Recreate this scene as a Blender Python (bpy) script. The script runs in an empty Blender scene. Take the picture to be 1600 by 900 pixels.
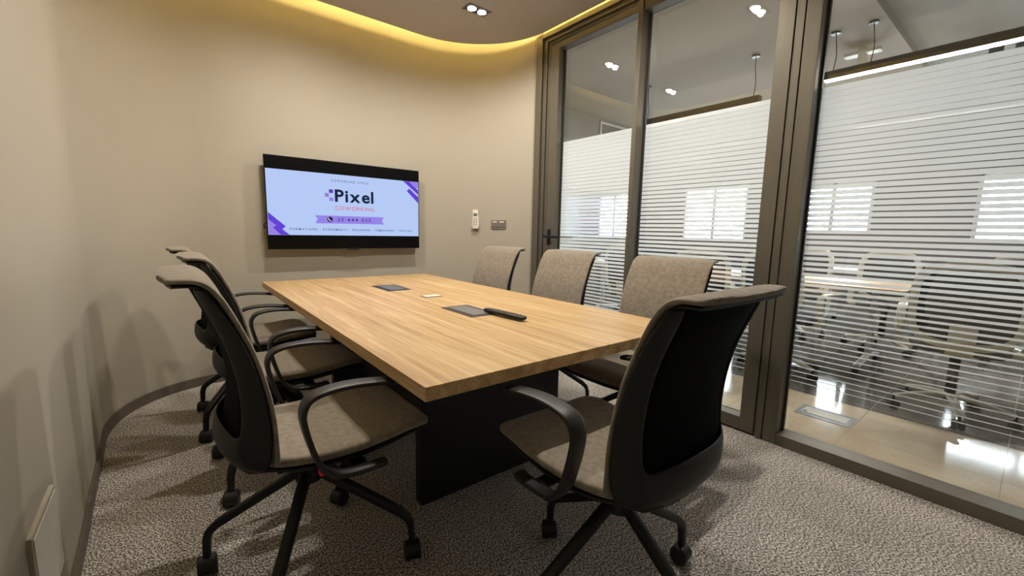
import bpy, bmesh, math, random
from mathutils import Vector, Matrix
random.seed(7)
PI = math.pi
S = bpy.context.scene
COL = S.collection

# ------------------------------------------------------------------ camera
H = 1.13
F, YAW, PITCH, ROLL = 660.7, 0.67413, -0.13441, 0.02113
def cam_axes():
    cy, sy, cp, sp = math.cos(YAW), math.sin(YAW), math.cos(PITCH), math.sin(PITCH)
    w = Vector((sy * cp, cy * cp, sp)); r = Vector((cy, -sy, 0)); u = r.cross(w)
    cr, sr = math.cos(ROLL), math.sin(ROLL)
    return r * cr + u * sr, -r * sr + u * cr, w
r_, u_, w_ = cam_axes()
cam = bpy.data.cameras.new('camera'); cam.lens = F / 1600 * 36; cam.sensor_width = 36; cam.clip_start = 0.02
co = bpy.data.objects.new('camera', cam); COL.objects.link(co)
co.matrix_world = Matrix(((r_.x, u_.x, -w_.x, 0), (r_.y, u_.y, -w_.y, 0), (r_.z, u_.z, -w_.z, H), (0, 0, 0, 1)))
S.camera = co

# ------------------------------------------------------------------ world, exposure, light levels
SKY = 34.0            # daylight outside the office windows
SPOT_W = 38.0        # each lamp of a twin downlight
COVE = 100.0           # LED strip in the ceiling cove
PENDANT = 135.0       # office linear pendants, the added deep row too
PORTAL_W = 0
W = bpy.data.worlds.new('world'); S.world = W; W.use_nodes = True
bg = W.node_tree.nodes['Background']; bg.inputs[0].default_value = (0.80, 0.92, 1.0, 1); bg.inputs[1].default_value = SKY
S.view_settings.view_transform = 'Standard'; S.view_settings.look = 'None'
S.view_settings.exposure = 0.0; S.view_settings.gamma = 1.0; S.view_settings.use_curve_mapping = False
S.cycles.use_denoising = True
S.cycles.transparent_max_bounces = 24
S.cycles.max_bounces = 10; S.cycles.diffuse_bounces = 5; S.cycles.glossy_bounces = 5
S.cycles.sample_clamp_indirect = 6.0
S.cycles.caustics_reflective = False; S.cycles.caustics_refractive = False
for y0, y1 in ((1.84, 2.95), (3.8, 5.16), (-0.9, 0.70), (6.6, 7.6)):      # window portals only guide sampling of the sky
    l = bpy.data.lights.new('window_portal', 'AREA'); l.shape = 'RECTANGLE'; l.size = 1.15; l.size_y = y1 - y0
    l.cycles.is_portal = True
    o = bpy.data.objects.new('window_portal', l); COL.objects.link(o)
    o.location = (9.18, (y0 + y1) / 2, 1.55); o.rotation_euler = (0, PI / 2, 0)

# ------------------------------------------------------------------ materials
def srgb(r, g, b):
    f = lambda c: (c / 255) / 12.92 if c <= 10 else (((c / 255) + 0.055) / 1.055) ** 2.4
    return (f(r), f(g), f(b), 1)
def mat(name, col, rough=0.5, metal=0.0, noise=None, bump=None, spec=0.5, sheen=0, coord='Object'):
    """noise=(scale, amount, (sx,sy,sz)) mottles the colour; bump=(scale, strength)"""
    m = bpy.data.materials.new(name); m.use_nodes = True
    nt = m.node_tree; b = nt.nodes['Principled BSDF']
    b.inputs['Base Color'].default_value = col; b.inputs['Roughness'].default_value = rough
    b.inputs['Metallic'].default_value = metal; b.inputs['Specular IOR Level'].default_value = spec
    if sheen: b.inputs['Sheen Weight'].default_value = sheen; b.inputs['Sheen Roughness'].default_value = 0.5
    tc = nt.nodes.new('ShaderNodeTexCoord')
    mp = nt.nodes.new('ShaderNodeMapping'); nt.links.new(tc.outputs[coord], mp.inputs[0])
    if noise:
        sc, am, st = noise
        mp.inputs['Scale'].default_value = st
        n = nt.nodes.new('ShaderNodeTexNoise'); n.inputs['Scale'].default_value = sc; n.inputs['Detail'].default_value = 6
        nt.links.new(mp.outputs[0], n.inputs[0])
        r = nt.nodes.new('ShaderNodeValToRGB'); nt.links.new(n.outputs[0], r.inputs[0])
        r.color_ramp.elements[0].position = 0.36; r.color_ramp.elements[1].position = 0.64
        r.color_ramp.elements[0].color = tuple(c * (1 - am) for c in col[:3]) + (1,)
        r.color_ramp.elements[1].color = tuple(min(1, c * (1 + am)) for c in col[:3]) + (1,)
        nt.links.new(r.outputs[0], b.inputs['Base Color'])
    if bump:
        n2 = nt.nodes.new('ShaderNodeTexNoise'); n2.inputs['Scale'].default_value = bump[0]; n2.inputs['Detail'].default_value = 3
        nt.links.new(tc.outputs[coord], n2.inputs[0])
        bp = nt.nodes.new('ShaderNodeBump'); bp.inputs['Strength'].default_value = bump[1]; bp.inputs['Distance'].default_value = 0.002
        nt.links.new(n2.outputs[0], bp.inputs['Height']); nt.links.new(bp.outputs[0], b.inputs['Normal'])
    return m
def emit(name, col, s=1.0):
    m = bpy.data.materials.new(name); m.use_nodes = True; nt = m.node_tree
    nt.nodes.remove(nt.nodes['Principled BSDF'])
    e = nt.nodes.new('ShaderNodeEmission'); e.inputs[0].default_value = col; e.inputs[1].default_value = s
    nt.links.new(e.outputs[0], nt.nodes['Material Output'].inputs[0]); return m

M = {}
M['wall'] = mat('painted_plaster', srgb(172, 165, 151), 0.75, noise=(1.3, 0.025, (1, 1, 1)), bump=(120, 0.08), spec=0.3)
M['ceiling'] = mat('ceiling_paint', srgb(196, 188, 180), 0.85, noise=(2, 0.02, (1, 1, 1)))
M['slab'] = mat('slab_paint', srgb(232, 222, 200), 0.85, noise=(2, 0.02, (1, 1, 1)))
M['office_ceiling'] = mat('office_ceiling_paint', srgb(168, 162, 150), 0.85, noise=(2, 0.02, (1, 1, 1)))
M['office_unlit'] = mat('office_unlit_tone', srgb(160, 157, 148), 0.8, noise=(3, 0.06, (1, 1, 1)))  # shade on the unlit beam face put into the grey, shared with raised ceiling
M['office_wall'] = mat('office_wall_paint', srgb(176, 174, 170), 0.8, noise=(1.5, 0.03, (1, 1, 1)))
M['window_wall'] = mat('backlit_window_wall', srgb(104, 102, 106), 0.8, noise=(1.5, 0.03, (1, 1, 1)))  # backlit shade of the wall around the windows put into the colour
M['bronze'] = mat('bronze_aluminium', srgb(104, 98, 86), 0.45, 0.4, noise=(30, 0.04, (1, 1, .05)))
M['bronze_dark'] = mat('dark_gasket', srgb(38, 33, 28), 0.5)
M['baseboard'] = mat('baseboard_paint', srgb(92, 84, 76), 0.5, noise=(8, 0.05, (1, 1, 1)))
M['fabric'] = mat('taupe_suede', srgb(131, 121, 107), 0.9, noise=(52, 0.15, (1, 1, 1)), bump=(420, 0.35), sheen=0.25, spec=0.2)
M['black'] = mat('black_plastic', srgb(17, 17, 16), 0.5, noise=(200, 0.08, (1, 1, 1)), spec=0.4)
M['arm'] = mat('arm_plastic', srgb(27, 26, 25), 0.45, noise=(200, 0.06, (1, 1, 1)), spec=0.5)
M['mesh'] = mat('black_mesh_cloth', srgb(10, 10, 10), 0.95, noise=(600, 0.3, (1, 1, 1)), spec=0.1)
M['castor'] = mat('castor_rubber', srgb(16, 16, 16), 0.5, noise=(100, 0.1, (1, 1, 1)))
M['pedestal'] = mat('black_laminate', srgb(14, 14, 15), 0.55, noise=(60, 0.1, (1, 1, 1)))
M['red'] = mat('red_label', srgb(225, 40, 45), 0.5, noise=(50, 0.05, (1, 1, 1)))
M['white_plastic'] = mat('white_plastic', srgb(228, 224, 214), 0.4, noise=(40, 0.02, (1, 1, 1)))
M['grey_plastic'] = mat('grey_plastic', srgb(120, 112, 106), 0.4, noise=(40, 0.03, (1, 1, 1)))
M['lcd'] = mat('lcd_grey', srgb(96, 100, 92), 0.3, noise=(90, 0.05, (1, 1, 1)))
M['alu'] = mat('grey_aluminium', srgb(120, 120, 122), 0.38, 0.4, noise=(60, 0.05, (1, 8, 1)))
M['alu_dark'] = mat('charcoal_metal', srgb(66, 64, 64), 0.4, 0.3, noise=(60, 0.05, (1, 8, 1)))
M['tvblack'] = mat('tv_gloss_black', srgb(5, 5, 6), 0.35, spec=.15, noise=(5, 0.05, (1, 1, 1)))
M['chair_white'] = mat('pale_plastic', srgb(205, 200, 184), 0.45, noise=(20, 0.03, (1, 1, 1)))
M['chair_mesh'] = mat('dark_mesh_cloth', srgb(52, 54, 58), 0.9, noise=(300, 0.2, (1, 1, 1)))
M['leg_white'] = mat('pale_metal', srgb(205, 208, 210), 0.35, 0.2, noise=(20, 0.03, (1, 1, 1)))
M['pipe'] = mat('grey_duct', srgb(88, 90, 90), 0.6, 0.2, noise=(6, 0.1, (1, 1, 1)))

def wood(name, a, b, c, sc=1.0):
    m = bpy.data.materials.new(name); m.use_nodes = True; nt = m.node_tree; p = nt.nodes['Principled BSDF']
    tc = nt.nodes.new('ShaderNodeTexCoord'); mp = nt.nodes.new('ShaderNodeMapping'); mp.inputs['Scale'].default_value = (14 * sc, 0.55 * sc, 14 * sc)
    nt.links.new(tc.outputs['Object'], mp.inputs[0])
    n = nt.nodes.new('ShaderNodeTexNoise'); n.inputs['Scale'].default_value = 2.2; n.inputs['Detail'].default_value = 7; n.inputs['Roughness'].default_value = .55; n.inputs['Distortion'].default_value = .35
    nt.links.new(mp.outputs[0], n.inputs[0])
    r = nt.nodes.new('ShaderNodeValToRGB'); nt.links.new(n.outputs[0], r.inputs[0])
    e = r.color_ramp.elements; e[0].position = .30; e[0].color = a; e[1].position = .72; e[1].color = c
    k = e.new(.5); k.color = b
    mp2 = nt.nodes.new('ShaderNodeMapping'); mp2.inputs['Scale'].default_value = (90 * sc, 3 * sc, 90 * sc)
    nt.links.new(tc.outputs['Object'], mp2.inputs[0])
    n2 = nt.nodes.new('ShaderNodeTexNoise'); n2.inputs['Scale'].default_value = 2; n2.inputs['Detail'].default_value = 4
    nt.links.new(mp2.outputs[0], n2.inputs[0])
    r2 = nt.nodes.new('ShaderNodeValToRGB'); nt.links.new(n2.outputs[0], r2.inputs[0])
    r2.color_ramp.elements[0].position = .35; r2.color_ramp.elements[0].color = (.80, .78, .74, 1)
    r2.color_ramp.elements[1].position = .6; r2.color_ramp.elements[1].color = (1, 1, 1, 1)
    mx = nt.nodes.new('ShaderNodeMix'); mx.data_type = 'RGBA'; mx.blend_type = 'MULTIPLY'; mx.inputs[0].default_value = 1
    nt.links.new(r.outputs[0], mx.inputs[6]); nt.links.new(r2.outputs[0], mx.inputs[7])
    nt.links.new(mx.outputs[2], p.inputs['Base Color'])
    p.inputs['Roughness'].default_value = .42; p.inputs['Specular IOR Level'].default_value = .4
    bp = nt.nodes.new('ShaderNodeBump'); bp.inputs['Strength'].default_value = .12; bp.inputs['Distance'].default_value = .001
    nt.links.new(n2.outputs[0], bp.inputs['Height']); nt.links.new(bp.outputs[0], p.inputs['Normal'])
    return m
M['oak'] = wood('light_oak', srgb(168, 135, 90), srgb(194, 161, 113), srgb(216, 188, 143))
M['office_wood'] = wood('pale_oak', srgb(190, 160, 122), srgb(210, 184, 148), srgb(222, 200, 168))

def carpet():
    m = bpy.data.materials.new('loop_carpet'); m.use_nodes = True; nt = m.node_tree; p = nt.nodes['Principled BSDF']
    tc = nt.nodes.new('ShaderNodeTexCoord'); mp = nt.nodes.new('ShaderNodeMapping'); mp.inputs['Scale'].default_value = (1, .7, 1)
    mp.inputs['Rotation'].default_value = (0, 0, .5)
    nt.links.new(tc.outputs['Object'], mp.inputs[0])
    v = nt.nodes.new('ShaderNodeTexNoise'); v.inputs['Scale'].default_value = 185; v.inputs['Detail'].default_value = 3; v.inputs['Roughness'].default_value = .7
    nt.links.new(mp.outputs[0], v.inputs[0])
    r = nt.nodes.new('ShaderNodeValToRGB'); nt.links.new(v.outputs[0], r.inputs[0])
    e = r.color_ramp.elements; e[0].position = .41; e[0].color = srgb(62, 57, 54); e[1].position = .60; e[1].color = srgb(240, 234, 226)
    k = e.new(.5); k.color = srgb(152, 146, 140)
    nt.links.new(r.outputs[0], p.inputs['Base Color']); p.inputs['Roughness'].default_value = .95; p.inputs['Specular IOR Level'].default_value = .1
    bp = nt.nodes.new('ShaderNodeBump'); bp.inputs['Strength'].default_value = .5; bp.inputs['Distance'].default_value = .004
    nt.links.new(v.outputs[0], bp.inputs['Height']); nt.links.new(bp.outputs[0], p.inputs['Normal'])
    return m
M['carpet'] = carpet()
def tile(name, base, vein, joint, rough, size=0.6):
    m = bpy.data.materials.new(name); m.use_nodes = True; nt = m.node_tree; p = nt.nodes['Principled BSDF']
    tc = nt.nodes.new('ShaderNodeTexCoord')
    n = nt.nodes.new('ShaderNodeTexNoise'); n.inputs['Scale'].default_value = 2.4; n.inputs['Detail'].default_value = 8; n.inputs['Distortion'].default_value = 1.2
    nt.links.new(tc.outputs['Object'], n.inputs[0])
    r = nt.nodes.new('ShaderNodeValToRGB'); nt.links.new(n.outputs[0], r.inputs[0])
    r.color_ramp.elements[0].position = .38; r.color_ramp.elements[0].color = vein; r.color_ramp.elements[1].position = .6; r.color_ramp.elements[1].color = base
    br = nt.nodes.new('ShaderNodeTexBrick'); br.offset = 0; br.inputs['Scale'].default_value = 1; br.inputs['Mortar Size'].default_value = .003
    br.inputs['Brick Width'].default_value = size; br.inputs['Row Height'].default_value = size
    br.inputs['Mortar'].default_value = joint
    nt.links.new(tc.outputs['Object'], br.inputs[0]); nt.links.new(r.outputs[0], br.inputs['Color1']); nt.links.new(r.outputs[0], br.inputs['Color2'])
    nt.links.new(br.outputs[0], p.inputs['Base Color']); p.inputs['Roughness'].default_value = rough; p.inputs['Specular IOR Level'].default_value = .28
    return m
M['tile'] = tile('beige_marble_tile', srgb(226, 212, 188), srgb(208, 190, 162), srgb(190, 176, 150), .10)
M['grey_tile'] = tile('grey_polished_tile', srgb(112, 110, 106), srgb(92, 90, 88), srgb(160, 158, 150), .08)

def glass():
    m = bpy.data.materials.new('clear_glass'); m.use_nodes = True; nt = m.node_tree; nt.nodes.remove(nt.nodes['Principled BSDF'])
    g = nt.nodes.new('ShaderNodeNewGeometry'); d = nt.nodes.new('ShaderNodeVectorMath'); d.operation = 'DOT_PRODUCT'
    nt.links.new(g.outputs['Incoming'], d.inputs[0]); nt.links.new(g.outputs['Normal'], d.inputs[1])
    def mth(op, a, b=None):
        n = nt.nodes.new('ShaderNodeMath'); n.operation = op
        for i, v in enumerate((a, b)):
            if v is None: continue
            if isinstance(v, (int, float)): n.inputs[i].default_value = v
            else: nt.links.new(v, n.inputs[i])
        return n.outputs[0]
    c = mth('ABSOLUTE', d.outputs['Value']); q = mth('SUBTRACT', 1.0, c); q = mth('POWER', q, 5.0)
    f = mth('ADD', mth('MULTIPLY', q, .91), .09)
    t = nt.nodes.new('ShaderNodeBsdfTransparent'); t.inputs[0].default_value = (.965, .97, .965, 1)
    gl = nt.nodes.new('ShaderNodeBsdfGlossy'); gl.inputs['Roughness'].default_value = 0.0; gl.inputs[0].default_value = (1, 1, 1, 1)
    mx = nt.nodes.new('ShaderNodeMixShader'); nt.links.new(f, mx.inputs[0]); nt.links.new(t.outputs[0], mx.inputs[1]); nt.links.new(gl.outputs[0], mx.inputs[2])
    nt.links.new(mx.outputs[0], nt.nodes['Material Output'].inputs[0]); return m
M['glass'] = glass()
def film():
    m = bpy.data.materials.new('frosted_vinyl'); m.use_nodes = True; nt = m.node_tree; nt.nodes.remove(nt.nodes['Principled BSDF'])
    n = nt.nodes.new('ShaderNodeTexNoise'); n.inputs['Scale'].default_value = 3
    tl = nt.nodes.new('ShaderNodeBsdfTranslucent'); tl.inputs[0].default_value = (.93, .95, .95, 1)
    df = nt.nodes.new('ShaderNodeBsdfDiffuse'); df.inputs[0].default_value = (.78, .79, .78, 1)
    r = nt.nodes.new('ShaderNodeMapRange'); r.inputs[3].default_value = .40; r.inputs[4].default_value = .44
    nt.links.new(n.outputs[0], r.inputs[0])
    a = nt.nodes.new('ShaderNodeMixShader'); nt.links.new(r.outputs[0], a.inputs[0]); nt.links.new(tl.outputs[0], a.inputs[1]); nt.links.new(df.outputs[0], a.inputs[2])
    tr = nt.nodes.new('ShaderNodeBsdfTransparent'); tr.inputs[0].default_value = (1, 1, 1, 1)
    b = nt.nodes.new('ShaderNodeMixShader'); b.inputs[0].default_value = .003
    nt.links.new(a.outputs[0], b.inputs[1]); nt.links.new(tr.outputs[0], b.inputs[2])
    nt.links.new(b.outputs[0], nt.nodes['Material Output'].inputs[0]); return m
M['film'] = film()
M['led'] = emit('warm_led', (1.0, .76, .24, 1), COVE)
M['lamp'] = emit('lamp_glow', (1.0, .93, .82, 1), 40)
M['pendant_glow'] = emit('pendant_diffuser', (1.0, .93, .84, 1), PENDANT)

# ------------------------------------------------------------------ mesh helpers
def build(name, bm, m, parent=None, smooth=False, bevel=0, mods=None, sub=0, solid=0):
    bmesh.ops.recalc_face_normals(bm, faces=bm.faces)
    me = bpy.data.meshes.new(name); bm.to_mesh(me); bm.free()
    if m: me.materials.append(m)
    if smooth:
        for p in me.polygons: p.use_smooth = True
        me.set_sharp_from_angle(angle=math.radians(52))
    o = bpy.data.objects.new(name, me); COL.objects.link(o)
    if parent: o.parent = parent
    if solid:
        s = o.modifiers.new('s', 'SOLIDIFY'); s.thickness = solid; s.offset = 0
    if bevel:
        b = o.modifiers.new('b', 'BEVEL'); b.width = bevel; b.segments = 2; b.limit_method = 'ANGLE'
    if sub:
        s = o.modifiers.new('u', 'SUBSURF'); s.levels = sub; s.render_levels = sub
    return o
def B(): return bmesh.new()
def box(bm, x0, x1, y0, y1, z0, z1):
    vs = [bm.verts.new((x, y, z)) for z in (z0, z1) for y in (y0, y1) for x in (x0, x1)]
    for f in ((0, 2, 3, 1), (4, 5, 7, 6), (0, 1, 5, 4), (2, 6, 7, 3), (0, 4, 6, 2), (1, 3, 7, 5)): bm.faces.new([vs[i] for i in f])
    return bm
def boxm(*a): return box(B(), *a)
def cyl(bm, p0, p1, r0, r1=None, n=20, caps=True):
    r1 = r0 if r1 is None else r1
    p0, p1 = Vector(p0), Vector(p1); d = (p1 - p0).normalized()
    a = d.orthogonal().normalized(); b = d.cross(a)
    R0 = [bm.verts.new(p0 + (a * math.cos(t) + b * math.sin(t)) * r0) for t in [2 * PI * i / n for i in range(n)]]
    R1 = [bm.verts.new(p1 + (a * math.cos(t) + b * math.sin(t)) * r1) for t in [2 * PI * i / n for i in range(n)]]
    for i in range(n): bm.faces.new((R0[i], R0[(i + 1) % n], R1[(i + 1) % n], R1[i]))
    if caps: bm.faces.new(R0[::-1]); bm.faces.new(R1)
    return bm
def ring(c, A, Bv, a, b, n=20, p=4.0, dish=None):
    """superellipse around c in the plane of unit vectors A (half size a) and Bv (half size b)"""
    out = []
    for i in range(n):
        t = 2 * PI * (i + .5) / n; ct, st = math.cos(t), math.sin(t)
        x = math.copysign(abs(ct) ** (2 / p), ct); y = math.copysign(abs(st) ** (2 / p), st)
        q = Vector(c) + A * (a * x) + Bv * (b * y)
        if dish: q += Vector(dish) * (x * x)
        out.append(q)
    return out
def loft(bm, rings, caps=True, close=False):
    vr = [[bm.verts.new(p) for p in r] for r in rings]
    n = len(vr[0]); m = len(vr)
    for j in range(m if close else m - 1):
        a, b = vr[j], vr[(j + 1) % m]
        for i in range(n): bm.faces.new((a[i], a[(i + 1) % n], b[(i + 1) % n], b[i]))
    if caps and not close: bm.faces.new(vr[0][::-1]); bm.faces.new(vr[-1])
    return bm
def catmull(pts, k=4):
    P = [Vector(p) for p in pts]; P = [P[0] * 2 - P[1]] + P + [P[-1] * 2 - P[-2]]; out = []
    for i in range(1, len(P) - 2):
        for j in range(k):
            t = j / k
            out.append(.5 * ((2 * P[i]) + (P[i + 1] - P[i - 1]) * t + (2 * P[i - 1] - 5 * P[i] + 4 * P[i + 1] - P[i + 2]) * t * t + (3 * P[i] - P[i - 1] - 3 * P[i + 1] + P[i + 2]) * t ** 3))
    out.append(P[-2]); return out
def strap(bm, pts, side, wid, thk, k=4, n=14, p=4.0, taper=None):
    """a strap swept along pts; side = width direction (constant)"""
    P = catmull(pts, k) if k > 1 else [Vector(q) for q in pts]
    side = Vector(side).normalized(); rings = []
    for i, q in enumerate(P):
        t = (P[min(i + 1, len(P) - 1)] - P[max(i - 1, 0)]).normalized()
        nrm = t.cross(side).normalized(); s = nrm.cross(t).normalized()
        f = 1 if not taper else taper[0] + (taper[1] - taper[0]) * i / (len(P) - 1)
        rings.append(ring(q, s, nrm, wid / 2 * f, thk / 2 * f, n, p))
    return loft(bm, rings)
def tube(bm, pts, r, k=4, n=10):
    P = catmull(pts, k) if k > 1 else [Vector(q) for q in pts]; rings = []
    prev = None
    for i, q in enumerate(P):
        t = (P[min(i + 1, len(P) - 1)] - P[max(i - 1, 0)]).normalized()
        a = t.orthogonal().normalized() if prev is None else (prev - t * prev.dot(t)).normalized()
        prev = a; b = t.cross(a)
        rings.append([q + (a * math.cos(2 * PI * j / n) + b * math.sin(2 * PI * j / n)) * r for j in range(n)])
    return loft(bm, rings)
def prism(bm, poly, z0, z1):
    a = [bm.verts.new((x, y, z0)) for x, y in poly]; b = [bm.verts.new((x, y, z1)) for x, y in poly]; n = len(poly)
    bm.faces.new(a[::-1]); bm.faces.new(b)
    for i in range(n): bm.faces.new((a[i], a[(i + 1) % n], b[(i + 1) % n], b[i]))
    return bm
def tag(o, label=None, cat=None, group=None, kind=None):
    if label: o['label'] = label
    if cat: o['category'] = cat
    if group: o['group'] = group
    if kind: o['kind'] = kind
    return o
def thing(name, label, cat, loc=(0, 0, 0), rz=0, group=None):
    o = bpy.data.objects.new(name, None); o.empty_display_size = .1; COL.objects.link(o)
    o.location = loc; o.rotation_euler = (0, 0, rz); return tag(o, label, cat, group)
def struct(name, bm, m, label=None, **k):
    return tag(build(name, bm, m, **k), label, None, None, 'structure')
def dup(root, loc, rz, label, base=None, group=None):
    r = root.copy(); COL.objects.link(r); r.location = loc; r.rotation_euler = (0, 0, rz); r['label'] = label
    if group: r['group'] = group
    for ch in list(root.children):
        c = ch.copy(); COL.objects.link(c); c.parent = r
        for g in list(ch.children):
            d = g.copy(); COL.objects.link(d); d.parent = c
    return r
def arc(cx, cy, r, a0, a1, n):
    return [(cx + r * math.cos(math.radians(a0 + (a1 - a0) * i / n)), cy + r * math.sin(math.radians(a0 + (a1 - a0) * i / n))) for i in range(n + 1)]
def offset(path, d):
    out = []
    for i, p in enumerate(path):
        a = Vector(path[max(i - 1, 0)]); b = Vector(path[min(i + 1, len(path) - 1)]); t = (b - a).normalized()
        out.append((p[0] + t.y * d, p[1] - t.x * d))
    return out
def wallstrip(bm, path, inner, outer, z0, z1):
    """solid strip following a plan path; offsets to the right of travel"""
    A = offset(path, inner); Bp = offset(path, outer); 
    rings = [[Vector((a[0], a[1], z0)), Vector((b[0], b[1], z0)), Vector((b[0], b[1], z1)), Vector((a[0], a[1], z1))] for a, b in zip(A, Bp)]
    return loft(bm, rings)

# ------------------------------------------------------------------ room shell
YB = -1.6
SLAB = 2.96
wl = [(-.295, YB), (-.30, .6), (-.318, 1.8), (-.335, 2.3), (-.348, 2.75)]
corner = [(-.357, 2.95), (-.345, 3.09), (-.313, 3.22), (-.262, 3.335), (-.19, 3.435), (-.10, 3.515), (.0, 3.575), (.12, 3.612), (.24, 3.622)]
left = [(p.x, p.y) for p in catmull([(q[0], q[1], 0) for q in wl + corner], 6)]
right_arc = arc(1.76, 2.882, .74, 90, 0, 22)
path = left + [(.4, 3.622), (.8, 3.622), (1.2, 3.622), (1.6, 3.622), (1.72, 3.622)] + right_arc
# three walls share the curved line: left wall with its rounded corner, back wall, right rounded corner
struct('wall_left', wallstrip(B(), left, 0, -.12, 0, SLAB), M['wall'], smooth=True)
struct('wall_back', wallstrip(B(), [left[-1], (.4, 3.622), (.8, 3.622), (1.2, 3.622), (1.6, 3.622), (1.72, 3.622), (1.76, 3.622)], 0, -.12, 0, SLAB), M['wall'], smooth=True)
struct('wall_corner', wallstrip(B(), right_arc, 0, -.12, 0, SLAB), M['wall'], smooth=True)
struct('baseboard_left', wallstrip(B(), left, .012, 0, 0, .062), M['baseboard'], 'dark grey-brown baseboard along the curved left wall')
struct('baseboard_back', wallstrip(B(), [left[-1], (.4, 3.622), (.8, 3.622), (1.2, 3.622), (1.6, 3.622), (1.72, 3.622)] + right_arc, .012, 0, 0, .062), M['baseboard'])
struct('floor', boxm(-.5, 2.57, YB - .1, 3.8, -.1, 0), M['carpet'], 'grey mottled loop carpet')
struct('wall_behind', boxm(-.45, 2.7, YB - .12, YB, 0, SLAB), M['wall'])
struct('ceiling_slab', boxm(-.55, 2.72, YB - .12, 3.8, SLAB, SLAB + .1), M['slab'])
# dropped ceiling with rounded corners
cpath = [(.05, YB + .02), (.05, 2.92)] + arc(.51, 2.92, .46, 180, 90, 10)[1:] + arc(1.68, 2.64, .74, 90, 0, 20) + [(2.42, YB + .02)]
struct('ceiling', prism(B(), cpath, 2.70, 2.745), M['ceiling'], 'dropped taupe ceiling with curved edge')
# LED strip lying on the dropped ceiling near its edge, ends near the camera on the left
lp = [(.05, .95), (.05, 2.92)] + cpath[2:-1] + [(2.42, -.6)]
bm = wallstrip(B(), lp, .06, .085, 2.7455, 2.756)
led = build('led_strip', bm, M['led']); tag(led, 'warm yellow light strip glowing along the curved ceiling edge', 'light strip')

# ------------------------------------------------------------------ glazed partition
GX = 2.58
def pane(y0, y1, z0, z1, parent):
    return build('glass_pane', boxm(GX, GX + .008, y0, y1, z0, z1), M['glass'], parent)
def gapf(z):
    pts = [(.32, .86), (.5, .80), (.8, .56), (.95, .42), (1.13, .33), (1.5, .13), (1.7, .075), (1.9, .055)]
    for (a, fa), (b, fb) in zip(pts, pts[1:]):
        if z <= b: return fa + (fb - fa) * max(0, z - a) / (b - a)
    return .08
def filmstrips(y0, y1, parent, gs=1.0):
    bm = B(); P = .028; z = 1.868
    while z > .33:
        g = gapf(z - P / 2) * gs; h = P * (1 - g)
        vs = [bm.verts.new(q) for q in ((GX + .0095, y0, z - h), (GX + .0095, y1, z - h), (GX + .0095, y1, z), (GX + .0095, y0, z))]
        bm.faces.new(vs); z -= P
    o = build('frosted_film', bm, M['film'], parent); tag(o, 'white frosted privacy film in horizontal stripes'); return o
FX = 2.5; BK = 2.62
def profile(bm, y0, y1, z0, z1, vert=True, grooves=()):
    box(bm, FX, BK, y0, y1, z0, z1)
TOPZ = 2.73
# outer frame: left jamb (stepped), head, big pane frame
bm = B()
box(bm, 2.485, BK, 2.775, 2.85, 0, TOPZ)                      # left jamb outer
box(bm, 2.505, BK, 2.735, 2.775, 0, TOPZ - .03)
box(bm, 2.52, BK, 2.705, 2.735, 0, TOPZ - .06)
for i, (x, z0, z1) in enumerate(((2.485, 2.695, 2.73), (2.505, 2.665, 2.695), (2.52, 2.64, 2.665))):
    box(bm, x, BK, YB, (2.775, 2.735, 2.705)[i], z0, z1)
struct('trim_1', bm, M['bronze'], 'stepped bronze metal frame around the glazing', bevel=.002)
struct('wall_right', boxm(2.56, 2.70, YB, 3.0, TOPZ, SLAB), M['wall'])
struct('wall_pier', boxm(2.504, 2.70, 2.85, 3.72, 0, SLAB), M['wall'])
# door leaf with handle (left)
def empty_struct(name, label=None):
    o = bpy.data.objects.new(name, None); o.empty_display_size = .1; COL.objects.link(o); return tag(o, label, None, None, 'structure')
d1 = empty_struct('door_1', 'bronze-framed glass door with black lever handle')
bm = B(); box(bm, 2.515, 2.595, 2.605, 2.698, .01, 2.632); box(bm, 2.515, 2.595, 1.853, 2.605, 2.585, 2.632); box(bm, 2.515, 2.595, 1.853, 2.605, .01, .095)
build('door_frame', bm, M['bronze'], d1, bevel=.002)
build('door_stile', boxm(2.494, 2.60, 1.815, 1.852, .01, 2.64), M['bronze'], d1, bevel=.003)
bm = B(); box(bm, GX - .006, GX + .014, 2.598, 2.606, .09, 2.59); box(bm, GX - .006, GX + .014, 1.852, 1.860, .09, 2.59); build('gasket', bm, M['bronze_dark'], d1)
pane(1.853, 2.605, .095, 2.585, d1); filmstrips(1.856, 2.60, d1, .72)
hb = build('handle_plate', boxm(2.500, 2.516, 2.64, 2.668, 1.02, 1.15), M['black'], d1, bevel=.004)
bm = B(); cyl(bm, (2.516, 2.652, 1.09), (2.455, 2.652, 1.09), .010); strap(bm, [(2.455, 2.662, 1.09), (2.452, 2.60, 1.09), (2.455, 2.50, 1.086)], (0, 0, 1), .022, .014)
cyl(bm, (2.595, 2.652, 1.09), (2.65, 2.652, 1.09), .010); strap(bm, [(2.65, 2.662, 1.09), (2.652, 2.60, 1.09), (2.65, 2.51, 1.086)], (0, 0, 1), .022, .014)
build('lever', bm, M['black'], hb, smooth=True)
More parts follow.
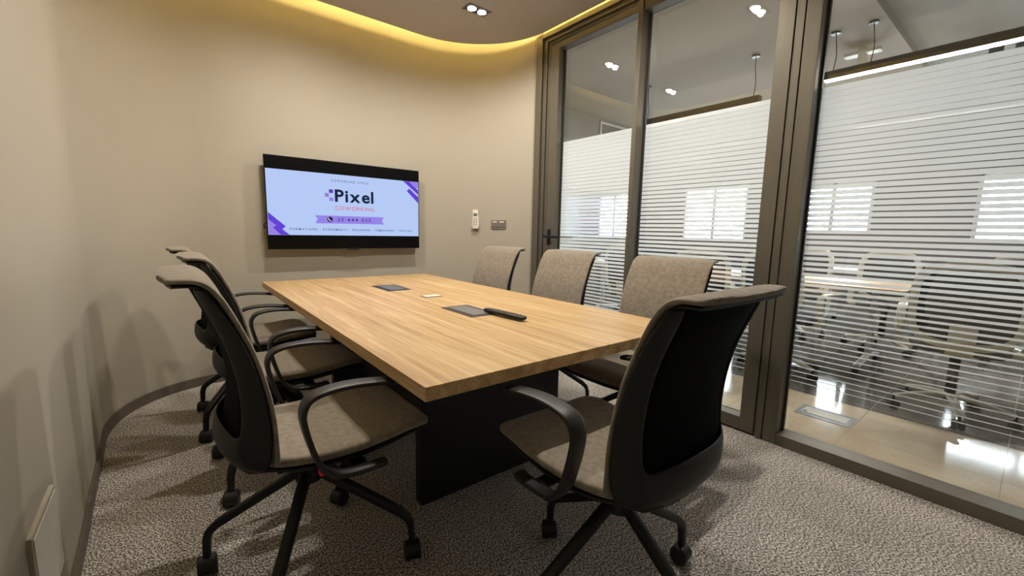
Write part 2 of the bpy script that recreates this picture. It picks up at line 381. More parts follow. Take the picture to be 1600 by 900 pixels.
# sliding leaf (middle)
d2 = empty_struct('door_2', 'middle bronze-framed glass door panel with wide stile')
bm = B(); box(bm, 2.505, 2.598, .915, .992, .012, 2.632); box(bm, 2.505, 2.598, .992, 1.812, 2.575, 2.632); box(bm, 2.505, 2.598, .992, 1.812, .012, .088)
build('door_frame', bm, M['bronze'], d2, bevel=.002)
bm = B(); box(bm, GX - .006, GX + .014, .990, .998, .088, 2.575); box(bm, GX - .006, GX + .014, 1.806, 1.814, .088, 2.575); build('gasket', bm, M['bronze_dark'], d2)
pane(.992, 1.812, .088, 2.575, d2); filmstrips(.996, 1.808, d2)
# centre post with grooves
bm = B(); box(bm, 2.512, BK, .897, .913, 0, 2.64); box(bm, 2.494, BK, .868, .897, 0, 2.64)
struct('trim_2', bm, M['bronze'], 'grooved bronze post between door panel and large pane', bevel=.002)
w1 = empty_struct('window_1', 'large fixed glass pane with bronze frame')
bm = B(); box(bm, 2.50, BK, .797, .866, 0, 2.64); box(bm, 2.50, BK, YB, .797, 2.59, 2.64); box(bm, 2.50, BK, YB, .797, 0, .062)
build('window_frame', bm, M['bronze'], w1, bevel=.002)
bm = B(); box(bm, GX - .006, GX + .014, .788, .798, .06, 2.59); build('gasket', bm, M['bronze_dark'], w1)
pane(YB, .795, .06, 2.59, w1); filmstrips(YB, .79, w1)
struct('trim_3', boxm(2.57, 2.66, YB, 2.85, -.1, 0.004), M['bronze'], 'metal threshold under the glazing')

# ------------------------------------------------------------------ office shell beyond the glass
struct('floor_tiles', boxm(2.66, 3.535, -4, 8.2, -.1, 0), M['tile'], 'glossy beige marble tile strip')
struct('floor_office', boxm(3.535, 9.1, -4, 8.2, -.1, 0), M['grey_tile'], 'glossy grey floor of the office')
struct('ceiling_office', boxm(2.66, 9.3, 1.02, 8.2, 2.92, 3.0), M['office_ceiling'])
struct('ceiling_raised', boxm(2.66, 9.3, -4, 1.02, 3.0, 3.1), M['office_unlit'])
struct('wall_partition', boxm(2.62, 2.72, -4, 8.2, SLAB, 3.5), M['office_wall'])
struct('wall_bulkhead', boxm(2.75, 9.1, 4.62, 4.8, 2.55, 2.92), M['office_unlit'], 'grey ceiling beam across the office with shade in its colour')
struct('wall_far_end', boxm(2.5, 9.3, 8.1, 8.2, 0, 3.5), M['office_wall'])
struct('wall_near_end', boxm(2.5, 9.3, -4.1, -4, 0, 3.5), M['office_wall'])
struct('wall_divider', boxm(2.6, 2.7, 3.7, 8.2, 0, 3.5), M['office_wall'])
struct('wall_divider_near', boxm(2.6, 2.7, -4, YB, 0, 3.5), M['office_wall'])
# window wall
wins = [(-.9, .70, 1.10, 2.08), (1.84, 2.95, 1.20, 2.08), (3.8, 5.16, 1.02, 2.15), (6.6, 7.6, 1.02, 2.15)]
bm = B(); X0, X1 = 9.0, 9.15
box(bm, X0, X1, -4, 8.2, 0, 1.02); box(bm, X0, X1, -4, 8.2, 2.15, 3.5)
ys = -4
for (a, b, z0, z1) in wins:
    box(bm, X0, X1, ys, a, 1.02, 2.15); ys = b
    if z0 > 1.021: box(bm, X0, X1, a, b, 1.02, z0)
    if z1 < 2.149: box(bm, X0, X1, a, b, z1, 2.15)
box(bm, X0, X1, ys, 8.2, 1.02, 2.15)
struct('wall_windows', bm, M['window_wall'])
for i, (a, b, z0, z1) in enumerate(wins):
    w = empty_struct('window_%d' % (i + 2))
    f = B(); 
    for q in ((a, a + .05, z0, z1), (b - .05, b, z0, z1), (a, b, z0, z0 + .05), (a, b, z1 - .05, z1), ((a + b) / 2 - .03, (a + b) / 2 + .03, z0, z1)):
        box(f, X0 + .02, X0 + .08, *q)
    build('window_frame', f, M['leg_white'], w)
    build('glass_pane', boxm(X0 + .045, X0 + .053, a + .04, b - .04, z0 + .04, z1 - .04), M['glass'], w)
# dark cupboards below the windows
# ------------------------------------------------------------------ pieces of the office
def pendant(y0, y1, label, cables):
    t = thing('pendant_lamp', label, 'lamp', (4.68, (y0 + y1) / 2, 2.452 if y0 == 1.95 else 2.52), 0, 'linear pendant lamps over the office desks')
    L = (y1 - y0) / 2
    build('housing', boxm(-.035, .035, -L, L, -.0, .07), M['alu_dark'], t, bevel=.003)
    build('diffuser', boxm(-.028, .028, -L + .01, L - .01, -.008, -.0005), M['pendant_glow'], t)
    dz = 2.52 - t.location.z
    for c in cables:
        y = c - (y0 + y1) / 2
        cb = build('cable', tube(B(), [(0, y, .07), (.006, y - .01, .2), (-.004, y, .32), (0.01, y + .012, .395 + dz)], .0035), M['black'], t)
        build('ceiling_cap', cyl(B(), (0.01, y + .012, .385 + dz), (0.01, y + .012, .40 + dz), .035), M['alu_dark'], cb)
    return t
pendant(1.95, 3.3, 'black linear pendant lamp hanging behind the middle glass panel', [2.02, 3.25])
for (ya, yb, lb) in ((.2, 1.7, 'added pendant lamp deep in the office brightening the film, right of the pair'), (2.2, 3.7, 'added pendant lamp deep in the office brightening the film, left of the pair')):
    pendant(ya, yb, lb, [ya + .1, yb - .1]).location.x = 6.9  # added row hidden behind the film, brightens the office and the frosted stripes
pendant(-.10, 1.42, 'black linear pendant lamp nearest the large right pane, bright underside', [1.36, 1.10])
t = thing('ceiling_bracket', 'small white bracket fitting on the office ceiling by the near pendant', 'bracket', (5.25, 1.30, 2.92))
bm = B(); box(bm, -.03, .03, -.03, .03, -.2, 0); build('post', bm, M['chair_white'], t)
build('plate', boxm(-.05, .05, -.14, .14, -.06, -.03), M['chair_white'], t, bevel=.004)
t = thing('air_vent', 'white rectangular air vent on the grey ceiling beam', 'vent', (5.75, 4.62, 2.72))
bm = B(); box(bm, -.35, .35, -.02, 0, .12, .15); box(bm, -.35, .35, -.02, 0, -.15, -.12); box(bm, -.35, -.32, -.02, 0, -.12, .12); box(bm, .32, .35, -.02, 0, -.12, .12)
build('vent_frame', bm, M['white_plastic'], t)
bm = B(); [box(bm, -.32, .32, -.012, -.004, -.11 + .03 * i, -.10 + .03 * i) for i in range(8)]
build('louvre', bm, M['grey_plastic'], t)
for i, (x, y) in enumerate(((6.3, .52), (6.45, .36))):
    o = build('ceiling_pipe', cyl(B(), (x, y, 2.6), (x, y, 3.0), .05), M['pipe'], smooth=True)
    tag(o, ('left' if i == 0 else 'right') + ' of two grey vertical pipes under the raised office ceiling', 'pipe', 'vertical ceiling pipes')

def floor_box():
    t = thing('floor_outlet_box', 'square metal floor outlet box in beige tiles outside the large pane', 'floor box', (3.19, .755, 0), 0)
    build('frame', boxm(-.10, .10, -.145, .145, 0, .003), M['alu'], t, bevel=.001)
    build('lid', boxm(-.055, .065, -.12, .12, .003, .005), M['chair_white'], t, bevel=.001)
    build('lid_catch', boxm(-.04, -.02, .09, .11, .005, .006), M['alu_dark'], t)
floor_box()

def office_table(x, y, rz, label, L=.85, D=1.6):
    t = thing('office_desk', label, 'desk', (x, y, 0), rz, 'pale wood office desks')
    build('desktop', boxm(-L / 2, L / 2, -D / 2, D / 2, .715, .74), M['office_wood'], t, bevel=.004)
    for s in (-1, 1):
        lg = build('leg', boxm(-.03, .03, s * (D / 2 - .25) - .02, s * (D / 2 - .25) + .02, .09, .715), M['leg_white'], t, bevel=.004)
        bm = B(); yy = s * (D / 2 - .25)
        strap(bm, [(-.34, yy, .07), (-.1, yy, .10), (0, yy, .115), (.1, yy, .10), (.34, yy, .07)], (0, 1, 0), .05, .025)
        build('foot', bm, M['leg_white'], lg, smooth=True)
        for q in (-1, 1):
            build('castor', cyl(B(), (q * .33, yy - .02, .033), (q * .33, yy + .02, .033), .033), M['castor'], lg, smooth=False)
    return t
office_table(4.72, 1.42, 0, 'pale wood office desk on white legs seen through the large right pane')
office_table(4.72, 3.3, 0, 'pale wood office desk seen low through the middle glass door')
office_table(6.9, 1.2, 0, 'pale wood office desk in the second row toward the windows')

def make_office_chair(x, y, rz, label):
    t = thing('office_chair', label, 'chair', (x, y, 0), rz, 'white framed mesh office chairs')
    # faces +Y ; back at -Y
    def back_ring(z0, z1, hw, y0, y1, w=.05):
        P = []
        for i in range(28):
            a = 2 * PI * i / 28; c, s = math.cos(a), math.sin(a)
            xx = math.copysign(abs(c) ** .55, c) * hw; zz = (z0 + z1) / 2 + math.copysign(abs(s) ** .55, s) * (z1 - z0) / 2
            f = (zz - z0) / (z1 - z0); P.append(Vector((xx, y0 + (y1 - y0) * f - .05 * (1 - (xx / hw) ** 2), zz)))
        rings = []
        for i, q in enumerate(P):
            tt = (P[(i + 1) % 28] - P[i - 1]).normalized(); nn = Vector((0, 1, 0)); s = tt.cross(nn).normalized(); nn = s.cross(tt)
            rings.append(ring(q, s, nn, w / 2, .015, 8, 3))
        return loft(B(), rings, close=True)
    bf = build('back_frame', back_ring(.50, .98, .23, -.20, -.27), M['chair_white'], t, smooth=True)
    bm = B(); g = [[bm.verts.new((-.21 + .42 * i / 8, -.205 - .06 * (j / 6) - .05 * (1 - ((-.21 + .42 * i / 8) / .23) ** 2), .52 + .44 * j / 6)) for i in range(9)] for j in range(7)]
    for j in range(6):
        for i in range(8): bm.faces.new((g[j][i], g[j][i + 1], g[j + 1][i + 1], g[j + 1][i]))
    build('back_mesh', bm, M['chair_mesh'], t, smooth=True, solid=.006)
    bm = B(); strap(bm, [(0, -.28, .62), (0, -.26, .48), (0, -.16, .42), (0, 0, .41)], (1, 0, 0), .12, .03); build('back_support', bm, M['chair_white'], t, smooth=True)
    rg = [ring((0, v, z), Vector((1, 0, 0)), Vector((0, 0, 1)), hw, .03, 20, 4) for v, z, hw in ((-.2, .46, .19), (-.1, .455, .225), (.1, .455, .235), (.2, .46, .225), (.25, .45, .20))]
    build('seat', loft(B(), rg), M['chair_mesh'], t, smooth=True, bevel=.01)
    for s in (-1, 1):
        build('armrest', strap(B(), [(s * .2, 0, .42), (s * .28, 0, .46), (s * .285, -.06, .58), (s * .285, -.04, .665), (s * .285, .05, .68), (s * .285, .18, .675)], (1, 0, 0) if 0 else (0.3, 0, .02), .05, .022), M['chair_white'], t, smooth=True)
    build('column', cyl(B(), (0, 0, .10), (0, 0, .43), .027), M['castor'], t, smooth=False)
    for k in range(5):
        a = 2 * PI * k / 5 - PI / 2 + .15
        l = build('leg', strap(B(), [(.02, 0, .13), (.15, 0, .115), (.29, 0, .085)], (0, 1, 0), .045, .03, taper=(1.1, .8)), M['chair_white'], t, smooth=True)
        l.rotation_euler = (0, 0, a)
        bm = B(); cyl(bm, (.29, -.026, .03), (.29, -.006, .03), .03); cyl(bm, (.29, .006, .03), (.29, .026, .03), .03); cyl(bm, (.29, 0, .03), (.29, 0, .085), .008)
        build('castor', bm, M['castor'], l)
    return t
oc = make_office_chair(3.90, .28, -PI / 2 + .12, 'large near white-framed mesh chair seen from behind through the right pane')
for (x, y, rz, lb) in ((3.98, 1.30, -PI / 2 - .2, 'white-framed mesh chair beside the post at the left edge of the right pane'),
                       (5.62, .95, PI / 2 + .2, 'white-framed mesh chair on the far side of the near office desk, right half'),
                       (5.62, 1.75, PI / 2 - .1, 'white-framed mesh chair on the far side of the near office desk, left half'),
                       (4.3, -.45, 2.6, 'white-framed mesh chair at the far right edge of the large pane'),
                       (3.95, 2.75, -PI / 2, 'white-framed mesh chair seen low through the middle door panel'),
                       (3.88, 2.02, -PI / 2 + .5, 'white-framed mesh chair tucked behind the door post, left end of the near office desk'),
                       (5.6, -.3, PI / 2 - .3, 'white-framed mesh chair in the back row at the far right, beyond the large near one'),
                       (6.1, .1, PI / 2, 'white-framed mesh chair deeper in the office, right of the near desk')):
    dup(oc, (x, y, 0), rz, lb)

# ------------------------------------------------------------------ downlights
def downlight(x, y, label, first=None):
    if first is None:
        t = thing('ceiling_spotlight', label, 'spotlight', (x, y, 2.70), 0, 'recessed twin ceiling spotlights')
        bm = B(); box(bm, -.095, .095, -.05, -.042, -.005, 0); box(bm, -.095, .095, .042, .05, -.005, 0); box(bm, -.095, -.087, -.042, .042, -.005, 0); box(bm, .087, .095, -.042, .042, -.005, 0)
        build('trim_ring', bm, M['grey_plastic'], t)
        build('recess_plate', boxm(-.087, .087, -.042, .042, -.003, 0), M['black'], t)
        for s in (-1, 1):
            build('lamp', cyl(B(), (s * .043, 0, -.006), (s * .043, 0, -.003), .030, n=24), M['lamp'], t)
    else:
        t = dup(first, (x, y, 2.70), 0, label)
    for s in (-1, 1):
        l = bpy.data.lights.new('spot_beam', 'SPOT'); l.energy = SPOT_W; l.color = (1.0, .93, .82); l.spot_size = math.radians(165); l.spot_blend = .9; l.shadow_soft_size = .016
        o = bpy.data.objects.new('spot_beam', l); COL.objects.link(o); o.location = (x + s * .043, y, 2.685)
    return t
dl = downlight(1.82, 2.75, 'twin square recessed spotlight glowing in the ceiling, seen directly at top centre')
downlight(.76, 2.78, 'twin recessed spotlight over the left far end of the table', dl)
downlight(1.86, 1.45, 'twin recessed spotlight over the right near end of the table', dl)
downlight(.76, 1.45, 'twin recessed spotlight over the left near end of the table', dl)

# ------------------------------------------------------------------ conference table
TX0, TX1, TY0, TY1 = .452, 1.665, .893, 3.292
tcx, tcy = (TX0 + TX1) / 2, (TY0 + TY1) / 2
t = thing('conference_table', 'long light oak conference table on black panel base', 'table', (tcx, tcy, 0))
hx, hy = (TX1 - TX0) / 2, (TY1 - TY0) / 2
build('tabletop', boxm(-hx, hx, -hy, hy, .712, .75), M['oak'], t, bevel=.0015)
for y in (1.47, 2.66):
    build('panel_leg', boxm(.725 - tcx, 1.492 - tcx, y - tcy, y + .055 - tcy, 0, .712), M['pedestal'], t, bevel=.002)
build('stretcher', boxm(-.2, .2, 1.525 - tcy, 2.66 - tcy, .25, .66), M['pedestal'], t)
for (x, y, lb) in ((1.073, 1.665, 'grey flip-lid power outlet box in the tabletop beside the remote control'), (1.073, 2.59, 'grey flip-lid power outlet box in the tabletop nearest the television')):
    if y < 2:
        pb = thing('power_box', lb, 'power outlet', (x, y, .75), 0, 'power boxes set in the tabletop')
        build('frame', boxm(-.075, .075, -.135, .135, 0, .003), M['alu_dark'], pb, bevel=.001)
        build('lid', boxm(-.05, .05, -.115, .105, .003, .005), M['alu'], pb, bevel=.001)
        bm = B(); box(bm, -.062, -.052, -.115, .105, .003, .0036); box(bm, .052, .062, -.115, .105, .003, .0036)
        build('brush_slot', bm, M['castor'], pb)
    else: dup(pb, (x, y, .75), 0, lb)
t = thing('button_plate', 'small square white call button plate between the two power boxes', 'button', (1.13, 2.15, .75))
build('frame', boxm(-.055, .055, -.035, .035, 0, .002), M['alu'], t)
build('button', boxm(-.042, .05, -.027, .027, .002, .004), M['white_plastic'], t, bevel=.001)
t = thing('remote_control', 'slim black remote control lying across the corner of the near power box', 'remote control', (1.128, 1.468, .7555), math.radians(4))
rg = [ring((0, v, .009), Vector((1, 0, 0)), Vector((0, 0, 1)), w, h, 16, 3.2) for v, w, h in ((-.135, .012, .005), (-.128, .019, .0085), (-.05, .021, .0095), (.06, .020, .009), (.12, .018, .008), (.128, .012, .005))]
build('body', loft(B(), rg), M['black'], t, smooth=True)
bm = B()
for i in range(9):
    for j in (-1, 0, 1): cyl(bm, (j * .009, -.10 + i * .02, .0175), (j * .009, -.10 + i * .02, .0195), .003, n=8)
build('keys', bm, M['grey_plastic'], t)

# ------------------------------------------------------------------ television
TY = 3.54
t = thing('television', 'wall-mounted television showing a purple and white coworking slide', 'television', (1.14, TY, 1.30))
def tl(x, z): return (x - 1.14, z - 1.30)
build('case', boxm(-.602, .602, .0, .028, -.342, .338), M['tvblack'], t, bevel=.003)
build('back_box', boxm(-.42, .42, .028, .055, -.26, .16), M['black'], t, bevel=.008)
build('wall_bracket', boxm(-.16, .16, .055, .081, -.12, .12), M['black'], t)
build('sensor_bump', boxm(-.03, .06, -.004, .02, -.352, -.338), M['black'], t, bevel=.003)
# slide image: x .544..1.731, z 1.064..1.54
scr = build('screen', boxm(-.596, .594, -.0015, 0, -.236, .240), emit('slide_background', (.50, .64, .98, 1), .93), t)
def poly(bm, pts, y):
    vs = [bm.verts.new((tl(*p)[0], y, tl(*p)[1])) for p in pts]
    bm.faces.new(vs); 
    r = bmesh.ops.extrude_face_region(bm, geom=[bm.faces[-1]] if False else list(bm.faces)[-1:]); 
    for v in [g for g in r['geom'] if isinstance(g, bmesh.types.BMVert)]: v.co.y -= .0004
E1 = emit('slide_purple', (.13, .06, .70, 1), .95); E2 = emit('slide_lilac', (.33, .24, .85, 1), .95); E3 = emit('slide_ink', (.012, .02, .06, 1), .9)
E4 = emit('slide_red', (.85, .12, .22, 1), .9); E5 = emit('slide_white', (.85, .88, 1, 1), 1); E6 = emit('slide_dark_purple', (.13, .05, .50, 1), .95); E7 = emit('slide_slate', (.05, .07, .20, 1), 1)
def shape(name, polys, m, y=-.002, parent=scr):
    bm = B()
    for p in polys: poly(bm, p, y)
    return build(name, bm, m, parent)
L_, R_, Bt, Tp = .546, 1.732, 1.065, 1.539
shape('corner_graphic', [[(L_, 1.23), (.66, 1.128), (.632, 1.103), (L_, 1.178)]], E1)
shape('corner_graphic', [[(L_, 1.178), (.632, 1.103), (.60, 1.12), (.575, 1.10), (L_, 1.125)]], E2, -.0024)
shape('corner_graphic', [[(.575, 1.118), (.60, 1.135), (.685, Bt), (.625, Bt)]], E1, -.0028)
shape('corner_graphic', [[(L_, 1.12), (.565, 1.128), (.64, Bt), (L_, Bt)]], E2, -.0026)
shape('corner_graphic', [[(1.59, Tp), (1.70, 1.455), (R_, 1.43), (R_, 1.47), (1.645, Tp)]], E1)
shape('corner_graphic', [[(1.645, Tp), (1.70, 1.49), (R_, 1.485), (R_, Tp)]], E2, -.0024)
shape('corner_graphic', [[(1.625, 1.455), (1.648, 1.478), (R_, 1.41), (R_, 1.355)]], E1, -.0028)
shape('logo_square', [[(.975, 1.394), (1.005, 1.394), (1.005, 1.422), (.975, 1.422)]], E6)
shape('logo_square', [[(.943, 1.363), (.973, 1.363), (.973, 1.391), (.943, 1.391)]], emit('slide_mauve', (.35, .20, .62, 1), .95))
shape('logo_square', [[(.976, 1.332), (1.006, 1.332), (1.006, 1.360), (.976, 1.360)]], E2)
shape('banner', [[(.868, 1.157), (1.413, 1.160), (1.396, 1.190), (1.413, 1.220), (.868, 1.218), (.884, 1.188)]], E2)
bm = B(); cyl(bm, (.976 - 1.14, -.0022, 1.189 - 1.30), (.976 - 1.14, -.0030, 1.189 - 1.30), .021, n=28); ph = build('phone_disc', bm, E3, scr)
bm = B(); strap(bm, [(.966 - 1.14, -.0034, 1.200 - 1.30), (.967 - 1.14, -.0034, 1.189 - 1.30), (.974 - 1.14, -.0034, 1.181 - 1.30), (.985 - 1.14, -.0034, 1.179 - 1.30)], (0, 1, 0), .0006, .006)
o = build('phone_glyph', bm, E5, scr)
def text(s, x0, x1, zb, cap, m, off=0.0, y=-.0030, parent=scr):
    cu = bpy.data.curves.new('slide_text', 'FONT'); cu.body = s; cu.size = 1; cu.offset = off; cu.space_character = 1.0; cu.extrude = 0.0; cu.resolution_u = 4
    o = bpy.data.objects.new('slide_text', cu); COL.objects.link(o)
    bpy.context.view_layer.update()
    dg = bpy.context.evaluated_depsgraph_get(); me = bpy.data.meshes.new_from_object(o.evaluated_get(dg))
    bpy.data.objects.remove(o)
    return me
def place_text(s, x0, x1, zb, cap, m, off=0.0, y=-.0032, weight_cap='E', gap=0.0):
    """letters laid one by one between x0 and x1 with extra spacing, capital height cap"""
    glyphs = []
    ref = text(weight_cap, 0, 0, 0, 0, m, off); rh = max(v.co.y for v in ref.vertices); k = cap / rh
    x = 0
    for ch in s:
        if ch == ' ': x += .30 + gap; continue
        me = text(ch, 0, 0, 0, 0, m, off)
        a = min(v.co.x for v in me.vertices); b = max(v.co.x for v in me.vertices)
        glyphs.append((me, x - a)); x += (b - a) + .07 + gap
    x -= .07 + gap
    sx = (x1 - x0) / x
    bm = B()
    for me, dx in glyphs:
        tb = bmesh.new(); tb.from_mesh(me)
        for v in tb.verts: v.co = Vector(((x0 + (v.co.x + dx) * sx) - 1.14, y, zb + v.co.y * k - 1.30))
        tm = bpy.data.meshes.new('tmp'); tb.to_mesh(tm); tb.free(); bm.from_mesh(tm); bpy.data.meshes.remove(tm)
    o = build('slide_text', bm, m, scr); return o
place_text('COWORKING SPACE', .994, 1.286, 1.482, .017, E7, .004, gap=.25)
place_text('Pixel', 1.018, 1.327, 1.332, .093, E3, .028)
place_text('COWORKING', 1.016, 1.330, 1.266, .029, E4, .006, gap=.12)
place_text('25 444 025', 1.033, 1.300, 1.177, .025, E3, .002, gap=.16)
place_text('FORMATIONS - ÉVÉNEMENTS - RÉUNIONS - SÉMINAIRES - TRAVAIL', .685, 1.672, 1.102, .015, E7, .010, gap=.16)
o = build('tv_cable', tube(B(), [(.56, 3.61, 1.14), (.535, 3.58, 1.15), (.522, 3.565, 1.135), (.53, 3.575, 1.115), (.57, 3.61, 1.12)], .004), M['black'], smooth=True)
tag(o, 'small loop of black cable showing at the left edge of the television', 'cable')

# ------------------------------------------------------------------ wall fittings on the right curved wall
def on_arc(ratio):
    best = min(arc(1.76, 2.882, .74, 90, 0, 4000), key=lambda p: abs(p[0] / p[1] - ratio))
    a = math.atan2(best[1] - 2.882, best[0] - 1.76); return best, a
p, a = on_arc(.6645)
t = thing('air_conditioner_remote', 'white air conditioner remote in its wall holder beside the light switches', 'remote control', (p[0], p[1], 1.235), a + PI / 2)
# local: +Y points into the wall reversed ; build facing -Y
# holder on the wall, remote standing in it
def facing(root):
    root.rotation_euler = (0, 0, a - PI / 2)   # local +Y = outward normal of the arc (into wall); room side is -Y
facing(t)
build('remote_body', boxm(-.027, .027, -.030, -.012, -.085, .085), M['white_plastic'], t, bevel=.007)
build('display', boxm(-.017, .017, -.0315, -.030, .025, .052), M['lcd'], t)
bm = B()
for i in range(4):
    for j in (-1, 1): box(bm, j * .010 - .006, j * .010 + .006, -.0315, -.030, -.06 + i * .018, -.05 + i * .018)
build('keypad', bm, M['grey_plastic'], t)
bm = B(); box(bm, -.030, .030, -.012, 0, -.075, .03); box(bm, -.034, -.0275, -.034, 0, -.08, -.0); box(bm, .0275, .034, -.034, 0, -.08, 0); box(bm, -.034, .034, -.034, 0, -.092, -.086)
build('wall_holder', bm, M['white_plastic'], t, bevel=.002)
p, a = on_arc(.7450)
t = thing('light_switch', 'double grey light switch plate on the curved wall near the glass door', 'light switch', (p[0], p[1], 1.185)); facing(t)
build('plate', boxm(-.078, .078, -.010, .003, -.043, .043), M['grey_plastic'], t, bevel=.003)
for s in (-1, 1):
    r = build('rocker', boxm(s * .036 - .026, s * .036 + .026, -.015, -.010, -.022, .034), M['grey_plastic'], t, bevel=.002)
    build('name_strip', boxm(s * .036 - .022, s * .036 + .022, -.0158, -.015, .02, .030), M['white_plastic'], r)
# cover plate low on the left wall
t = thing('wall_cover_plate', 'pale cover plate fixed low on the left wall at the corner of the view', 'cover plate', (-.308, 1.50, .29), math.radians(.8))
build('plate', boxm(-.006, .006, -.14, .13, -.12, .12), M['wall'], t, bevel=.002)
build('cap', boxm(.006, .008, -.13, .12, -.11, .11), M['white_plastic'], t, bevel=.002)

# ------------------------------------------------------------------ conference chairs
def make_chair(label, base=0.0):
    """local: +Y is forward, X across; origin on the floor under the column"""
    t = thing('conference_chair', label, 'chair', (0, 0, 0), 0, 'taupe conference chairs around the table')
    X = Vector((1, 0, 0))
    # seat cushion
    st = [(-.150, .492, .150), (-.135, .492, .190), (-.08, .484, .214), (.0, .476, .224), (.10, .478, .229), (.19, .488, .229), (.26, .499, .224), (.305, .502, .216), (.328, .496, .202), (.342, .486, .17)]
    rg = []
    for i, (v, z, hw) in enumerate(st):
        th = .021 if 0 < i < len(st) - 2 else .014
        if i == 0: th = .012
        if i == len(st) - 1: th = .010
        dish = (0, 0, .012 if 1 < i < 7 else .004)
        rg.append(ring((0, v, z), X, Vector((0, 0, 1)), hw, th, 28, 4.5, dish))
    build('seat', loft(B(), rg), M['fabric'], t, smooth=True, sub=1)
    rg = []
    for i, (v, z, hw) in enumerate([(-.205, .500, .12), (-.18, .490, .165)] + st[1:-1]):
        rg.append(ring((0, v, z - .027), X, Vector((0, 0, 1)), hw - .012, .010, 28, 4.5, (0, 0, .010)))
    build('seat_shell', loft(B(), rg), M['black'], t, smooth=True)
    # backrest: fabric front that rolls over into a rearward lip
    prof = catmull([(0, -.118, .480), (0, -.122, .56), (0, -.130, .66), (0, -.158, .79), (0, -.198, .90), (0, -.228, .965), (0, -.252, .992), (0, -.285, 1.003), (0, -.348, 1.004)], 3)
    rg = []; ug = []; n = len(prof)
    for i, q in enumerate(prof):
        tt = (prof[min(i + 1, n - 1)] - prof[max(i - 1, 0)]).normalized(); nn = Vector((0, tt.z, -tt.y))   # forward normal
        f = i / (n - 1); hw = .225 - .004 * f
        if i == 0: hw = .20
        if i >= n - 2: hw = .218 if i == n - 2 else .205
        th = .0085
        if i in (0, n - 1): th *= .7
        dish = nn * (.007 * math.sin(PI * min(1, f / .8))); g = max(0, (f - .72) / .28)
        if g: dish = dish + Vector((0, .022 * g, -.004 * g))
        rg.append(ring(q, X, nn, hw, th, 28, 5, dish))
        if .70 < f < .99: ug.append(ring(q - nn * (th + .0050), X, nn, hw - .012, .0045, 28, 5, dish))
    build('backrest', loft(B(), rg), M['fabric'], t, smooth=True, sub=1)
    build('lip_underside', loft(B(), ug), M['black'], t, smooth=True)
    # rear frame: two wings meeting in a bowl at the bottom
    half = [((.219, -.252, .985), (.184, -.270, .984)), ((.223, -.219, .93), (.186, -.246, .925)), ((.224, -.184, .86), (.186, -.218, .855)), ((.225, -.160, .79), (.186, -.200, .785)),
            ((.225, -.140, .70), (.186, -.189, .70)), ((.225, -.131, .62), (.185, -.189, .64)), ((.223, -.128, .56), (.184, -.194, .602)), ((.214, -.135, .505), (.180, -.199, .588)), ((.207, -.146, .488), (.165, -.206, .585)),
            ((.175, -.174, .484), (.125, -.217, .590)), ((.12, -.198, .486), (.08, -.226, .595)), ((.06, -.212, .490), (.04, -.231, .598))]
    full = [((-a[0], a[1], a[2]), (-b[0], b[1], b[2])) for a, b in half] + [((0, -.217, .492), (0, -.233, .600))] + half[::-1]
    bm = B(); cols = []
    for i, (e, r) in enumerate(full):
        e, r = Vector(e), Vector(r); L = len(full) - 1; s = abs(2 * i / L - 1)
        out = Vector((e.x * 1.2, -.5, -.4 if s < .4 else 0)).normalized()
        bulge = (r - e).length * (.20 if s < .42 else .08)
        cols.append([bm.verts.new(e + (r - e) * k / 5 + out * bulge * math.sin(PI * k / 5)) for k in range(6)])
    for a, b in zip(cols, cols[1:]):
        for k in range(5): bm.faces.new((a[k], b[k], b[k + 1], a[k + 1]))
    build('back_frame', bm, M['black'], t, smooth=True, solid=.009, sub=1)
    # mesh stretched between the wings
    bm = B(); R = []
    zs = [(.984, -.270), (.925, -.246), (.855, -.218), (.785, -.200), (.70, -.189), (.64, -.189), (.602, -.194), (.57, -.196)]
    for (z, v), (hx_) in zip(zs, (.184, .186, .186, .186, .186, .185, .184, .180)):
        R.append([bm.verts.new((hx_ * (2 * k / 10 - 1), v + .004 - (.026 if z < .6 else .020 if z < .65 else .014) * (1 - (2 * k / 10 - 1) ** 2), z)) for k in range(11)])
    for a, b in zip(R, R[1:]):
        for k in range(10): bm.faces.new((a[k], a[k + 1], b[k + 1], b[k]))
    build('back_mesh', bm, M['mesh'], t, smooth=True, solid=.004)
    # armrests: C-shaped straps
    for s in (-1, 1):
        x = s * .262
        pts = [(x, .155, .446), (x, .10, .444), (x, .05, .446), (x, .008, .456), (x, -.022, .485), (x, -.042, .535), (x, -.060, .605), (x, -.064, .652), (x, -.044, .686), (x, .01, .700), (x, .09, .700), (x, .20, .686)]
        P = catmull(pts, 4); rg = []
        for i, q in enumerate(P):
            tt = (P[min(i + 1, len(P) - 1)] - P[max(i - 1, 0)]).normalized()
            nn = tt.cross(X).normalized(); ss = nn.cross(tt).normalized()
            wv = .050 if i > 10 else .040
            if i in (0, len(P) - 1): wv *= .8
            rg.append(ring(q, ss, nn, wv / 2 * 1.05,   .0075, 14, 4))
        build('armrest', loft(B(), rg), M['arm'], t, smooth=True)
    bm = B(); box(bm, -.262, .262, .07, .115, .428, .442); box(bm, -.07, .07, -.10, .13, .395, .44)
    build('tilt_mechanism', bm, M['black'], t, bevel=.006)
    build('column', cyl(B(), (0, 0, .315), (0, 0, .40), .027), M['castor'], t, smooth=False)
    bm = B(); cyl(bm, (0, 0, .315), (0, 0, .368), .040, .034, 24); build('base_hub', bm, M['black'], t, bevel=.004)
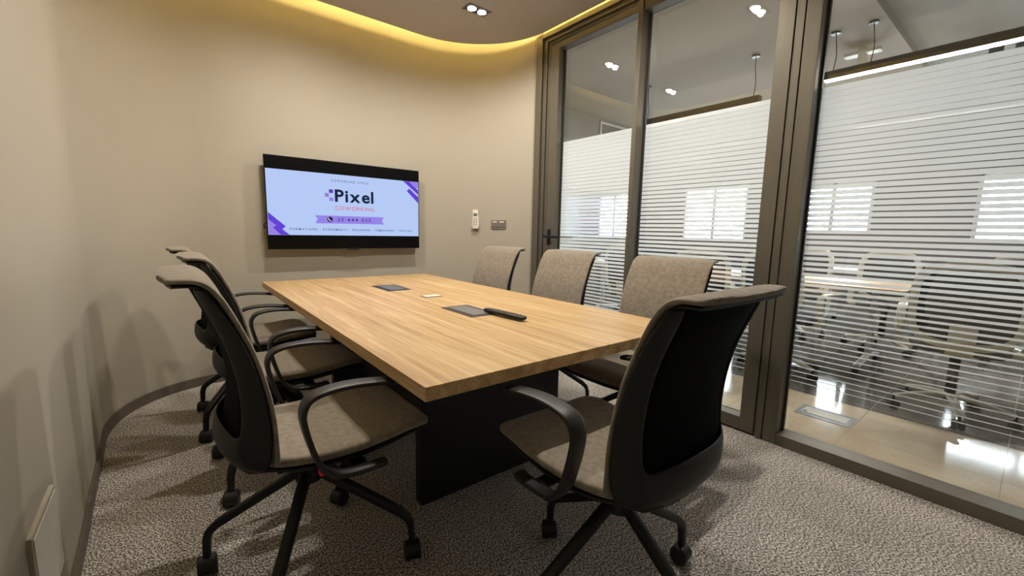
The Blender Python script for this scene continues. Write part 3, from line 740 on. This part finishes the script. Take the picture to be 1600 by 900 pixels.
    for k in range(4):
        l = build('leg', strap(B(), [(.03, 0, .343), (.285, 0, .178), (.312, 0, .152), (.322, 0, .125), (.326, 0, .065)], (0, 1, 0), .030, .026, k=1, taper=(1.15, .75)), M['black'], t, smooth=True, bevel=0)
        l.rotation_euler = (0, 0, base + k * PI / 2)
        bm = B(); ang = random.uniform(0, PI); c = Vector((.326, 0, .029)); d = Vector((math.cos(ang), math.sin(ang), 0))
        for sg in (-1, 1):
            cyl(bm, c + d * sg * .008, c + d * sg * .027, .029, n=28)
        hood = d.cross(Vector((0, 0, 1)))
        cyl(bm, c - d * .024 + Vector((0, 0, .004)), c + d * .024 + Vector((0, 0, .004)), .0305, n=24)
        build('castor', bm, M['castor'], l, bevel=.004)
    return t
def turn_base(root, base):
    k = 0
    for ch in root.children:
        if ch.name.startswith('leg'):
            ch.rotation_euler = (0, 0, base + k * PI / 2); k += 1
def place(x, y, face, base, label, src=None):
    """face: world heading of the seat in degrees; base: world angle of one leg"""
    rz = math.radians(face - 90)
    t = src if src else None
    if t is None: t = dup(CH, (x, y, 0), rz, label)
    t.location = (x, y, 0); t.rotation_euler = (0, 0, rz); t['label'] = label
    turn_base(t, math.radians(base) - rz); return t
CH = make_chair('')
bpy.context.view_layer.update()
place(.985, .705, 90, 83, 'taupe chair at the near end of the table, seen from behind with black mesh back', CH)
c1 = place(.295, 1.409, 0, 59, 'nearest taupe chair on the left side, with a small red tag under the seat')
place(.340, 2.17, 0, 46, 'taupe chair in the middle of the row along the left side of the table')
place(.30, 2.845, 0, 44, 'taupe chair on the left side nearest the television, farthest of three')
place(1.765, 1.20, 180, 20, 'taupe chair on the right side of the table, nearest to the end chair')
place(1.765, 1.93, 180, 50, 'middle taupe chair on the right side, in front of the glass door')
place(1.695, 2.57, 180, 35, 'farthest taupe chair on the right side, in front of the curved wall')
rt = build('red_tag', boxm(-.012, .012, -.006, .006, -.006, .006), M['red'], c1, bevel=.001)
rt.location = (.245, -.02, .462); tag(rt, 'small red tag')
